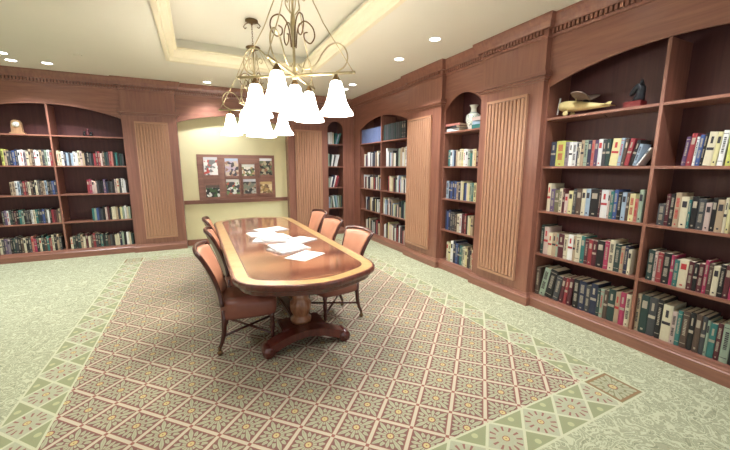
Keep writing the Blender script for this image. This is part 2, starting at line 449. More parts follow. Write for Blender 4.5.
# alcove valance
v = empty('arched_valance', 'arched wooden valance spanning the yellow alcove above the brochure rack', 'valance', *BWL.values())
arch_panel(MB(), -.248, 1.828, -.248, 1.828, 2.43, 2.60, .06, .11, 2.935).obj('arched_panel', WOODH, v)
MB().box(-.248, 1.828, .11, .195, 2.66, 2.7).obj('soffit', WOOD, v)

# ------------------------------------------------------------------ books
BC = dict(navy=(38, 46, 78), black=(30, 28, 32), slate=(66, 68, 72), forest=(36, 66, 62), teal=(42, 124, 118), sage=(150, 172, 146), blue=(52, 84, 158),
 skyblue=(150, 176, 200), purple=(86, 52, 98), violet=(104, 78, 122), mauve=(142, 126, 138), magenta=(186, 36, 84), crimson=(170, 42, 52), maroon=(98, 30, 42),
 salmon=(204, 112, 98), blush=(206, 176, 164), brown=(92, 68, 56), olive=(112, 106, 70), tan=(184, 156, 120), cream=(218, 206, 168), butter=(222, 212, 142),
 lime=(204, 212, 84), white=(232, 232, 226), chalk=(214, 216, 214), periwinkle=(92, 110, 160))
CN = dict(navy='navy blue', black='black', slate='dark grey', forest='dark green', teal='teal green', sage='pale green', blue='bright blue', skyblue='pale blue', purple='purple',
 violet='violet', mauve='grey-purple', magenta='magenta pink', crimson='red', maroon='maroon', salmon='salmon pink', blush='pale pink', brown='brown', olive='olive green',
 tan='tan', cream='cream', butter='pale yellow', lime='yellow-green', white='white', chalk='off-white', periwinkle='greyish blue')
DARKS = {'navy', 'black', 'slate', 'forest', 'teal', 'blue', 'purple', 'violet', 'magenta', 'crimson', 'maroon', 'brown', 'olive', 'periwinkle'}
def soft(c):
    g = sum(c)/3; return tuple((v*.74+g*.26)*.93 for v in c)
BMAT = {k: flat('book_cover_'+k, soft(c), .45, noise=.12, scale=9) for k, c in BC.items()}
INKL = flat('pale_spine_print', (160, 150, 134), .5); INKD = flat('dark_spine_print', (48, 44, 52), .5); INKR = flat('red_spine_print', (170, 50, 56), .5)
def cover_mesh(name, mat):
    m = MB(); t = .07
    m.box(0, t, .03, 1, 0, 1); m.box(1-t, 1, .03, 1, 0, 1)
    n = 6; pts = [(.5-.5*math.cos(PI*k/n), .03-.03*math.sin(PI*k/n)) for k in range(n+1)]
    m.prism(pts+[(1, .045), (0, .045)], 0, 1)
    return m.mesh(name, mat)
COV = {k: cover_mesh('book_cover_'+k, BMAT[k]) for k in BC}
PG = MB().box(.07, .93, .046, .97, .015, .985).mesh('pages', PAGES)
def label_mesh(style, mat):
    m = MB(); y0, y1 = -.004, .02
    if style == 0:      # title strip of small upright strokes and two bands
        z = .35
        while z < .78:
            h = rnd.uniform(.018, .04); m.box(.3, .7, y0, y1, z, z+h); z += h+.018
        m.box(.1, .9, y0+.001, y1, .12, .135); m.box(.1, .9, y0+.001, y1, .9, .915)
    elif style == 1:    # block above, dot below
        m.box(.2, .8, y0+.001, y1, .66, .86); m.box(.35, .65, y0, y1, .08, .13)
    elif style == 2:    # two rows of strokes
        for zz in (.25, .6):
            z = zz
            while z < zz+.26:
                h = rnd.uniform(.015, .03); m.box(.25, .75, y0, y1, z, z+h); z += h+.014
        m.box(.38, .62, y0, y1, .06, .1)
    elif style == 3:    # wide band at the middle
        m.box(.08, .92, y0+.002, y1, .46, .54); m.box(.35, .65, y0, y1, .66, .86)
    elif style == 4:    # raised bands of a bound set
        for z in (.1, .3, .62, .82, .93): m.box(.06, .94, y0+.002, y1, z, z+.018)
        m.box(.2, .8, y0, y1, .66, .79)
    m.box(.46, .54, .012, .02, .07, .94)
    return m.mesh('lettering', mat)
LBL = {(s, k): label_mesh(s, mm) for s in range(5) for k, mm in (('l', INKL), ('d', INKD), ('r', INKR))}
CASE = {'C': ('near right bookcase', RW), 'B': ('narrow vase bookcase', RW), 'A': ('far right bookcase', RW), 'D': ('left bookcase', BWL), 'S': ('slim corner bookcase', BWL)}
ROW = {5: 'top shelf', 4: 'second shelf', 3: 'third shelf', 2: 'fourth shelf', 1: 'bottom shelf'}
BAY = {'L': 'left bay of ', 'R': 'right bay of ', '': ''}
def ordinal(n):
    o = ['first', 'second', 'third', 'fourth', 'fifth', 'sixth', 'seventh', 'eighth', 'ninth', 'tenth', 'eleventh', 'twelfth', 'thirteenth', 'fourteenth', 'fifteenth', 'sixteenth', 'seventeenth', 'eighteenth', 'nineteenth', 'twentieth']
    if n <= 20: return o[n-1]
    return ('twenty-' if n < 30 else 'thirty-')+o[(n % 10)-1] if n % 10 else 'thirtieth'
SHELVES = [
'CL4 5.085 navy,64,254 lime,101,259 mauve,43,244 white,39,242 chalk,42,239 navy,15,223 cream,27,221 tan,33,253 sage,36,251 navy,36,244 salmon,30,246 purple,32,244 chalk,41,251 slate,33,244 forest,37,246 butter,70,246,4 skyblue,29,247,4 brown,28,240,6 crimson,39,238,8 black,31,223,12 skyblue,27,187,12 white,15,169,30',
'CL3 5.092 cream,42,302 violet,47,245 olive,52,237 cream,34,255 maroon,28,257 blush,38,202 butter,48,236 slate,34,259 brown,54,261 cream,40,264 skyblue,44,266 black,81,265 maroon,18,263 chalk,63,266 blush,18,254 teal,31,256 blue,34,272 black,34,256 skyblue,37,253 brown,24,251 butter,44,245 salmon,27,203 sage,34,284',
'CL2 5.059 forest,38,323 blush,56,308 cream,48,249 tan,47,258 sage,23,253 maroon,63,260 cream,44,259 white,54,268 tan,27,265 cream,52,283 teal,41,276 maroon,37,257 crimson,39,254 maroon,41,252 black,68,263 magenta,42,269 cream,48,288 forest,51,260 tan,32,245 navy,30,261 cream,28,230',
'CL1 5.042 brown,50,320 sage,69,334,10 black,85,332,10 slate,65,285,8 maroon,40,290,6 crimson,36,290,5 maroon,42,302,4 black,59,306 navy,68,304 slate,46,279 navy,64,313 forest,29,281 sage,33,286 brown,37,283 forest,63,310 tan,40,302 magenta,47,312 cream,42,308',  # the leading brown book fills a patch of dark shadow
'CR4 6.214 purple,28,222,4 crimson,34,246,4 chalk,18,218,3 blue,27,231,3 black,17,244,3 cream,48,248,4 butter,28,245,4 white,33,253,3 lime,34,243 tan,31,230 cream,25,227 navy,30,218',
'CR3 6.111 slate,49,177 maroon,27,263 black,30,265 tan,39,275 cream,48,247 teal,19,226 black,40,252 slate,44,240 blush,35,213 black,28,253 tan,41,241 cream,19,258 butter,21,267 white,31,284 navy,31,272',
'CR2 6.090 forest,48,265 blush,22,256 crimson,39,254 black,52,260 magenta,24,252 teal,33,221 cream,58,233 maroon,34,228 black,28,220 maroon,33,228 magenta,24,259 brown,26,242 cream,37,230 black,30,251 maroon,32,252 magenta,32,260 navy,31,254',
'CR1 6.056 tan,32,372 forest,62,369 slate,59,345 black,40,345 cream,66,316 blush,34,278 teal,33,300 brown,45,307 black,35,315 brown,40,313 slate,30,311 sage,18,289 teal,41,277 maroon,31,292 sage,50,302 black,35,297',
'B4 3.405 teal,46,242 chalk,45,240 skyblue,78,238 tan,76,234 cream,84,245 white,91,241 sage,89,210 cream,67,234 maroon,56,231 cream,28,229',
'B3 3.389 skyblue,59,267 navy,81,269 navy,89,272 tan,44,260 navy,43,247 cream,63,278 navy,62,252 cream,61,255 sage,79,258 butter,58,261',
'B2 3.397 navy,72,306 navy,47,313 slate,46,288 slate,101,281 cream,55,276 chalk,43,282 maroon,64,288 crimson,62,296 cream,61,275 tan,50,282',
'B1 3.452 cream,96,300 white,58,332 navy,57,359 blue,89,311 teal,76,298 cream,84,300 brown,62,301 tan,66,315',
]
BOOKS = []   # (case, bay, row, index, colour, u, w, h, lean, style)
def lay(case, bay, row, u, items, limit):
    def place(sc):
        out = []; x = u
        for k, (col, wd, ht, ln) in enumerate(items):
            wd *= sc; a = math.radians(ln); n = math.radians(items[k+1][3]) if k+1 < len(items) else 0
            if k == 0 and a < 0: x += ht*math.tan(-a)
            out.append((x+(wd*math.sin(a)*math.tan(a) if a > 0 else 0), col, wd-(.009 if case == 'A' and row == 5 else .0012), ht, ln)); x += wd/math.cos(a)
            if n < a: x += ht*(math.tan(a)-math.tan(n))
        return out, x
    sc = 1.0; out, x = place(1.0)
    while x > limit-.001 and sc > .6: sc -= .01; out, x = place(sc)
    for i, (x, col, wd, ht, ln) in enumerate(out): BOOKS.append([case, bay, row, i+1, col, x, wd, ht, ln, rnd.randrange(4)])
LIM = {'CL': 6.026, 'CR': 7.05, 'B': 4.084}
for line in SHELVES:
    p = line.split(); key = p[0]; case = key[0]; bay = key[1] if len(key) == 3 else ''; row = int(key[-1]); u = float(p[1]); items = []
    for it in p[2:]:
        q = it.split(','); wd, ht = int(q[1])/1000, min(int(q[2])/1000, .36 if row != 1 else .345); ln = float(q[3]) if len(q) > 3 else 0
        if case == 'B' and wd > .06:
            alt = {'navy': 'blue', 'cream': 'butter', 'white': 'chalk', 'skyblue': 'navy', 'tan': 'cream', 'sage': 'teal', 'maroon': 'maroon', 'slate': 'brown', 'teal': 'sage', 'crimson': 'black', 'blue': 'navy', 'brown': 'slate'}.get(q[0], q[0])
            items += [(q[0], wd/2, ht, 0), (alt, wd/2, ht-rnd.uniform(0, .03), 0)]
        else: items.append((q[0], wd, ht, ln))
    if case == 'C' and not items[-1][3] > 20: pass
    lay(case, bay, row, u, items, LIM[case+bay] if case != 'B' else LIM['B'])
def rand_row(case, bay, row, a, b, pal, hs=(.19, .26), ws=(.022, .05), lean=0):
    items = []; u = a
    while u < b:
        wd = rnd.uniform(*ws); items.append((rnd.choice(pal), wd, rnd.uniform(*hs), lean if rnd.random() < .25 else 0)); u += wd
    lay(case, bay, row, a, items, b)
MIX = ['cream', 'white', 'chalk', 'navy', 'black', 'maroon', 'crimson', 'forest', 'slate', 'tan', 'skyblue', 'blush', 'sage', 'butter', 'brown', 'black', 'chalk', 'cream']
LITE = MIX+['white', 'cream', 'skyblue', 'chalk', 'tan']; DRK = MIX+['black', 'slate', 'forest', 'black', 'maroon', 'black']
lay('A', 'L', 5, .366, [('periwinkle', .066, .30, 0)]*14, 1.31)
lay('A', 'R', 5, 1.39, [('slate', .068, .31, 0) if k % 3 else ('forest', .068, .31, 0) for k in range(12)], 2.29)
rand_row('A', 'L', 4, .50, 1.28, LITE, (.24, .32), (.035, .06)); rand_row('A', 'R', 4, 1.50, 2.27, LITE, (.24, .36), (.035, .06))
rand_row('A', 'L', 3, .49, 1.28, MIX, (.24, .31), (.03, .055)); rand_row('A', 'R', 3, 1.56, 2.25, MIX, (.22, .32), (.03, .055), 4)
rand_row('A', 'L', 2, .60, 1.25, DRK, (.22, .30), (.03, .055)); rand_row('A', 'R', 2, 1.40, 2.25, DRK, (.2, .34), (.03, .055), 3)
rand_row('A', 'L', 1, .60, 1.25, MIX, (.24, .32), (.03, .055)); rand_row('A', 'R', 1, 1.45, 2.24, DRK, (.25, .34), (.03, .055))
DL4 = 'blush crimson salmon cream lime lime tan slate navy blue navy white white mauve cream tan brown chalk white tan slate sage white crimson'.split()
lay('D', 'L', 4, -2.96, [(c, .0335, rnd.uniform(.22, .27), 0) for c in DL4], -2.152)
DL3 = 'tan tan chalk skyblue slate crimson maroon cream brown black cream slate brown tan skyblue black slate blue navy'.split()
lay('D', 'L', 3, -2.75, [(c, .0315, rnd.uniform(.21, .25), 0) for c in DL3], -2.152)
DL2 = 'slate violet chalk forest black maroon black teal sage black slate black chalk cream teal forest navy blue slate white black crimson maroon brown tan'.split()
lay('D', 'L', 2, -2.91, [(c, .030, rnd.uniform(.22, .25), 0) for c in DL2], -2.152)
DL1 = 'sage chalk cream slate violet mauve black forest slate black brown cream black slate salmon magenta black cream forest brown teal crimson cream black tan slate'.split()
lay('D', 'L', 1, -3.07, [(c, .0335, rnd.uniform(.22, .28), 0) for c in DL1], -2.19)
DR4 = 'cream cream white navy skyblue slate skyblue white chalk cream blush tan black black slate black crimson maroon crimson blush brown forest slate crimson salmon black teal black forest slate'.split()
lay('D', 'R', 4, -2.10, [(c, .0315, rnd.uniform(.21, .26), 0) for c in DR4], -1.14)
DR3 = 'crimson magenta blush blush slate black black violet navy black slate black blush cream slate white chalk black'.split()
lay('D', 'R', 3, -1.74, [(c, .0335, rnd.uniform(.2, .26), 0) for c in DR3], -1.135)
DR2 = 'teal sage blue navy slate black blush maroon black cream cream tan slate butter sage chalk cream sage'.split()
lay('D', 'R', 2, -1.72, [(c, .032, rnd.uniform(.2, .25), 0) for c in DR2], -1.14)
DR1 = 'cream forest black forest tan cream maroon cream brown crimson slate black teal black forest brown slate black cream cream navy sage black white cream forest'.split()
lay('D', 'R', 1, -2.08, [(c, .036, rnd.uniform(.2, .26), 0) for c in DR1], -1.135)
lay('S', '', 5, 2.79, [('white', .055, .26, 0), ('chalk', .05, .27, 0), ('cream', .04, .26, 0), ('teal', .04, .25, 12), ('skyblue', .035, .24, 16), ('teal', .03, .26, 18)], 3.14)
lay('S', '', 4, 2.79, [('sage', .03, .29, 0), ('forest', .035, .27, 8), ('white', .04, .27, 10), ('slate', .035, .26, 12), ('chalk', .04, .27, 14), ('white', .03, .28, 15)], 3.10)
lay('S', '', 3, 2.79, [('sage', .03, .22, 0), ('white', .035, .25, 12), ('navy', .04, .29, 14), ('white', .03, .28, 14), ('crimson', .05, .28, 16), ('maroon', .03, .24, 18)], 3.10)
lay('S', '', 2, 2.79, [('skyblue', .035, .26, 0), ('sage', .03, .27, 6), ('white', .03, .28, -8), ('teal', .035, .27, -8), ('skyblue', .035, .29, -8), ('sage', .04, .28, -4), ('olive', .035, .3, 0), ('forest', .03, .27, 0)], 3.13)
lay('S', '', 1, 2.79, [('tan', .035, .28, 0), ('slate', .04, .26, 0), ('brown', .035, .29, -6), ('chalk', .035, .27, -5), ('forest', .04, .25, 0), ('cream', .04, .26, 0), ('slate', .035, .26, 0)], 3.13)
def bmat(case, row, u, w, h, ln):
    fr_ = CASE[case][1]; d = .085
    base = Matrix.Translation(fr_['loc']) @ Matrix.Rotation(fr_['rz'], 4, 'Z')
    a = math.radians(ln); lift = w*math.sin(a) if a > 0 else 0
    dep = min(.24, h*.72)
    return base @ Matrix.Translation((u, d, SZ[row]+lift+.0006)) @ Matrix.Rotation(a, 4, 'Y') @ Matrix.Diagonal((w, dep, h, 1))
for k, b in enumerate(BOOKS):
    M_ = bmat(b[0], b[2], *b[5:9]); P = M_ @ Vector((.5, 0, .5)); x, y, z = to_px(P)
    wv = abs(to_px(M_ @ Vector((0, 0, .5)))[0]-to_px(M_ @ Vector((1, 0, .5)))[0]); hv = b[7]*FPX/z
    vis = z > 0 and 0 < x < 734 and not (210 < x < 345 and False)
    b.append(wv*hv if vis else -1); b.append(M_)
# lean books push their neighbours along: check done by eye; rank by size in the picture
vis = [b for b in BOOKS if b[10] > 0]
order = sorted(vis, key=lambda b: -b[10]); single = set(id(b) for b in order[:296])
rest = MB(); restm = []; keys = sorted(BC)
for b in vis:
    case, bay, row, i, col, u, wd, h, ln, st, ar, M_ = b
    if id(b) in single:
        o = bpy.data.objects.new('book', COV[col]); C.objects.link(o); o.matrix_world = M_
        setb = case == 'A' and row == 5
        lab = f"{CN[col]} {'leaning ' if abs(ln) > 7 else ''}{'bound volume' if setb else 'book'}, {ordinal(i)} from left, {ROW[row]}, {BAY[bay]}{CASE[case][0]}"
        tag(o, lab, 'book', 'books standing on the bookcase shelves')
        p = bpy.data.objects.new('pages', PG); C.objects.link(p); p.parent = o
        key = (4 if setb else st, 'l' if col in DARKS else ('d' if rnd.random() < .75 else 'r'))
        q = bpy.data.objects.new('lettering', LBL[key]); C.objects.link(q); q.parent = o
    else:
        bm2 = bmesh.new(); bm2.from_mesh(COV[col]); bmesh.ops.transform(bm2, matrix=M_, verts=bm2.verts)
        tmp = bpy.data.meshes.new('t'); bm2.to_mesh(tmp); bm2.free()
        n0 = len(rest.bm.faces); rest.bm.from_mesh(tmp); rest.bm.faces.ensure_lookup_table()
        for f in rest.bm.faces[n0:]: f.material_index = keys.index(col)
        bpy.data.meshes.remove(tmp)
print('BOOKS', len(BOOKS), len(vis))
if len(rest.bm.faces):
    o = rest.obj('books', [BMAT[k] for k in keys]); tag(o, 'small distant books filling out the shelf rows of the left and far bookcases', 'books', kind='stuff')

# ------------------------------------------------------------------ table
TCX, TY_N, TY_F = .79, 2.27, 5.95
def outline(inset, n=40):
    hw, yc, hl = .60, (TY_N+TY_F)/2, (TY_F-TY_N)/2
    # half outline: straight side, large rounded corner, gently bowed end
    q = [(hw, .0), (hw, hl-.42), (hw-.008, hl-.36), (hw-.03, hl-.29), (hw-.075, hl-.215), (hw-.14, hl-.16), (hw-.23, hl-.11), (hw-.34, hl-.06), (hw-.46, hl-.02), (0, hl)]
    q = [(x, y) for x, y in q[1:]]
    out = []
    for i, (x, y) in enumerate(q):
        x0, y0 = q[i-1] if i else (hw, 0); x1, y1 = q[i+1] if i+1 < len(q) else (-x0, y0)
        tx, ty = x1-x0, y1-y0; L = math.hypot(tx, ty); out.append((x-ty/L*inset, y+tx/L*inset))
    far = out+[(-x, y) for x, y in out[:-1][::-1]]
    return far+[(-x, -y) for x, y in far]
tb = empty('conference_table', 'long double-pedestal conference table, glossy inlaid mahogany with bowed ends, on the patterned carpet', 'table', (TCX, (TY_N+TY_F)/2, 0))
def slab(m, layers):
    rows = [[(x, y, z) for x, y in outline(i)] for i, z in layers]
    V = m.grid(rows, False, True); m.bm.faces.new(V[0][::-1]); m.bm.faces.new(V[-1]); return m
slab(MB(), [(.03, .70), (.008, .712), (0, .728), (0, .745), (.006, .754), (.012, .758)]).obj('tabletop', TABLED, tb)
slab(MB(), [(.055, .66), (.05, .665), (.05, .70)]).obj('apron', TABLED, tb)
def ring(m, i0, i1, z):
    m.grid([[(x, y, z) for x, y in outline(i0)], [(x, y, z) for x, y in outline(i1)]], False, True); return m
ring(MB(), .012, .024, .7592).obj('edge_veneer', VEND, tb)
ring(MB(), .024, .115, .7594).obj('satinwood_band', SATIN, tb)
ring(MB(), .115, .124, .7596).obj('inlay_line', TABLED, tb)
m = MB(); V = [m.bm.verts.new((x, y, .7594)) for x, y in outline(.124)]; m.bm.faces.new(V); m.obj('veneer_field', VENEER, tb)
def pedestal(yc, sgn):
    e = []
    prof = [(.12, .17), (.13, .19), (.13, .21), (.10, .225), (.10, .245), (.115, .28), (.125, .33), (.122, .37), (.10, .395), (.105, .415), (.105, .43), (.088, .445), (.098, .52), (.108, .58), (.10, .605), (.13, .62)]
    def fl(a, z): return .12*abs(math.cos(7*a))-.04 if (.26 < z < .39 or .44 < z < .59) else 0
    MB().lathe([(r*.74, z) for r, z in prof], 64, (0, yc, 0), fl).obj('pedestal_column', COLW, tb)
    # arched foot beam across the table with scrolled ends
    m = MB(); n = 18; ya, yb = yc-sgn*.26, yc+sgn*.12
    y0, y1 = min(ya, yb), max(ya, yb)
    top = []; bot = []
    for k in range(n+1):
        t = -1+2*k/n; x = t*.36
        zt = .185-.095*abs(t)**2; zb = .125-.115*abs(t)**1.7
        top.append((x, zt)); bot.append((x, max(.012, zb)))
    fy0, fy1 = (y0+.015, y0+.15) if sgn > 0 else (y1-.15, y1-.015)
    m.prism(top+bot[::-1], fy0, fy1, 'Y'); m.box(-.2, .2, min(fy1, yc-.13), max(fy0, yc+.13), .105, .172, .01)
    m.obj('arched_foot', TABLED, tb)
    for sx in (-1, 1):
        m = MB().lathe([(.014, fy0-.02), (.02, fy0-.018), (.022, fy0-.008), (.045, fy0-.008), (.052, fy0), (.052, fy1), (.045, fy1+.008), (.02, fy1+.012)], 20, (sx*.345, 0, .0525), axis='Y')
        m.obj('scroll_foot', TABLED, tb)
yc0 = (TY_N+TY_F)/2
pedestal(2.96-yc0, 1); pedestal(5.25-yc0, -1)
MB().box(-.05, .05, 3.0-yc0+.08, 5.2-yc0-.08, .10, .16, .01).obj('stretcher', TABLED, tb)

# ------------------------------------------------------------------ chairs
def make_chair(label):
    e = empty('dining_chair', label, 'chair', (0, 0, 0), 0, 'six upholstered chairs around the table')
    def hw(t): return .165+.03*t+.045*t*t*t if t > .25 else .165+.03*t+(.25-t)*.16
    def bx(t, s): return -.235-.045*t-.105*t*t-.045*(1-s*s)
    def bz(t): return .44+.475*t
    # back pad
    N, K = 14, 12
    def surf(off, ins):
        R = []
        for i in range(N+1):
            t = i/N; row = []
            for k in range(K+1):
                s = -1+2*k/K; y = s*(hw(t)-ins); z = bz(t)+(.018*(1-s*s) if t > .9 else 0)
                bulge = .012*(1-s**4)*(1-(2*t-1)**6)
                row.append((bx(t, s)+off+(bulge if off > 0 else 0), y, z-(ins if i == N else 0)))
            R.append(row)
        return R
    m = MB(); a = surf(.018, .018); b = surf(-.008, .018)
    A = m.grid(a, True); B = m.grid(b, True)
    for i in range(N):
        m.bm.faces.new((A[i][0], A[i+1][0], B[i+1][0], B[i][0])); m.bm.faces.new((A[i][K], B[i][K], B[i+1][K], A[i+1][K]))
    for k in range(K): m.bm.faces.new((A[N][k], A[N][k+1], B[N][k+1], B[N][k])); m.bm.faces.new((A[0][k], B[0][k], B[0][k+1], A[0][k+1]))
    m.obj('backrest', LEATHER, e)
    m = MB(); a = surf(-.0085, .016); b = surf(-.02, .016); A = m.grid(a, True); B = m.grid(b, True)
    for i in range(N):
        m.bm.faces.new((A[i][0], A[i+1][0], B[i+1][0], B[i][0])); m.bm.faces.new((A[i][K], B[i][K], B[i+1][K], A[i+1][K]))
    for k in range(K): m.bm.faces.new((A[N][k], A[N][k+1], B[N][k+1], B[N][k])); m.bm.faces.new((A[0][k], B[0][k], B[0][k+1], A[0][k+1]))
    tag(m.obj('back_cover', FABRIC, e), 'beige fabric outer back')
    pts = [(bx(i/N, -1), -hw(i/N), bz(i/N)) for i in range(N+1)]
    top = [(bx(1, -1+2*k/K), (-1+2*k/K)*hw(1), bz(1)+.018*(1-(-1+2*k/K)**2)) for k in range(1, K)]
    pts = pts+top+[(bx(i/N, 1), hw(i/N), bz(i/N)) for i in range(N, -1, -1)]
    MB().tube(pts, .018, 8).obj('back_frame', CHAIRW, e)
    # seat
    rows = []
    def so(z, ins, low=0):
        P = []
        pl = [(-.25, -.19), (-.1, -.22), (.06, -.235), (.16, -.232), (.2, -.205), (.215, -.1), (.218, 0), (.215, .1), (.2, .205), (.16, .232), (.06, .235), (-.1, .22), (-.25, .19), (-.262, .08), (-.262, -.08)]
        for x, y in pl:
            f = 1-ins/.25
            P.append((x*f, y*f, z+(-.025*max(0, (.2-x)/.45)*low)))
        return P
    for z, i, lo in ((.33, .03, 1), (.335, .008, 1), (.355, 0, 1), (.44, 0, 0), (.465, .008, 0), (.483, .04, 0), (.49, .1, 0)): rows.append(so(z, i, lo))
    m = MB(); V = m.grid(rows, True, True); m.bm.faces.new(V[0][::-1]); m.bm.faces.new(V[-1])
    tag(m.obj('seat', LEATHERD, e), 'leather seat painted in a darker, shaded reddish brown')
    feet = []
    for sx, sy in ((1, -1), (1, 1), (-1, -1), (-1, 1)):
        m = MB()
        if sx > 0:
            m.lathe([(.014, .075), (.013, .10), (.017, .13), (.014, .15), (.02, .2), (.023, .24), (.016, .262), (.024, .272), (.016, .284), (.022, .30), (.024, .345)], 14, (.165, sy*.19, 0)); fx, fy = .165, .19*sy
        else:
            m.tube([(-.225, .175*sy, .40), (-.228, .178*sy, .3), (-.235, .182*sy, .2), (-.252, .186*sy, .12), (-.275, .19*sy, .07)], .021, 8, [1.15, 1.1, .95, .8, .7]); fx, fy = -.277, .19*sy
        lg = m.obj('leg', CHAIRW, e)
        m = MB().lathe([(.012, .045), (.014, .06), (.014, .078)], 10, (fx, fy, 0)).lathe([(.004, -.012), (.021, -.010), (.023, 0), (.021, .010), (.004, .012)], 14, (fx, fy, .0232), axis='Y')
        m.mi = 0; tag(m.obj('caster', BRASSD, lg), 'small aged brass caster wheel')
    for s in (1, -1):
        MB().tube([(.165, .19*s, .14), (-.24, -.185*s, .17)], .011, 8).obj('stretcher', CHAIRW, e)
    return e
chairs = [(-1, .38, 3.11, -9, 'left-side chair nearest the camera, leather seat, turned sideways beside the table end'),
          (-1, .475, 3.98, -2, 'middle chair of the three on the left side of the table'),
          (-1, .475, 4.84, -2, 'farthest chair of the three on the left side of the table'),
          (1, 1.19, 3.26, 190, 'right-side chair nearest the camera, tan leather back, dark wood frame'),
          (1, 1.22, 4.15, 188, 'middle chair of the three on the right side of the table'),
          (1, 1.30, 4.97, 186, 'farthest chair of the three on the right side, before the corner bookcase')]
c0 = make_chair(chairs[0][4])
for i, (s, x, y, a, lab) in enumerate(chairs):
    c = c0 if i == 0 else dup(c0, lab)
    c.location = (x, y, 0); c.rotation_euler = (0, 0, math.radians(a))

# ------------------------------------------------------------------ papers on the table
def paper(cx, cy, w, h, ang, z, n, label, name='newspaper', mat=PRINT, sag=.006):
    m = MB(); t = n*.0011; K = 8
    top = [[(-w/2+w*i/K, -h/2+h*j/K, t+sag*math.sin(i*1.3+j*.7)*math.sin(j*.9+cx*9)*.5+sag*.5+.0006) for i in range(K+1)] for j in range(K+1)]
    A = m.grid(top, True); B = m.grid([[(p[0], p[1], 0 if 0 < i < K and 0 < j < K else .0003) for i, p in enumerate(r)] for j, r in enumerate(top)])
    for i in range(K):
        m.bm.faces.new((A[0][i], A[0][i+1], B[0][i+1], B[0][i])); m.bm.faces.new((A[K][i], B[K][i], B[K][i+1], A[K][i+1]))
        m.bm.faces.new((A[i][0], B[i][0], B[i+1][0], A[i+1][0])); m.bm.faces.new((A[i][K], A[i+1][K], B[i+1][K], B[i][K]))
    o = m.obj(name, mat, None, (cx, cy, z)); o.rotation_euler = (0, 0, math.radians(ang)); tag(o, label, 'paper', 'papers spread on the table'); return o
Z0 = .7605
paper(.885, 3.09, .33, .24, 37, Z0, 1, 'single blank white sheet, the paper nearest the camera on the table', 'paper_sheet', PAPER, .002)
paper(.81, 3.42, .36, .27, 22, Z0, 9, 'thick folded white newspaper just behind the single blank sheet')
paper(.80, 3.47, .33, .27, 8, Z0+.019, 6, 'folded newspaper lying on top of the thick front pile', mat=PAPER)
paper(1.02, 3.80, .32, .28, 30, Z0, 4, 'loose newspaper section at the right of the paper pile')
paper(.74, 3.98, .38, .30, -20, Z0, 6, 'newspaper at the left of the paper pile, edges fanned out')
paper(.78, 4.02, .34, .28, 12, Z0+.0155, 4, 'crumpled newspaper lying on top of the left pile', mat=PAPER)
paper(.70, 4.36, .34, .27, 5, Z0, 5, 'white newspaper toward the far left end of the pile', mat=PAPER)
paper(.86, 4.62, .38, .28, 18, Z0, 4, 'farthest newspaper of the pile, lying flat by itself')

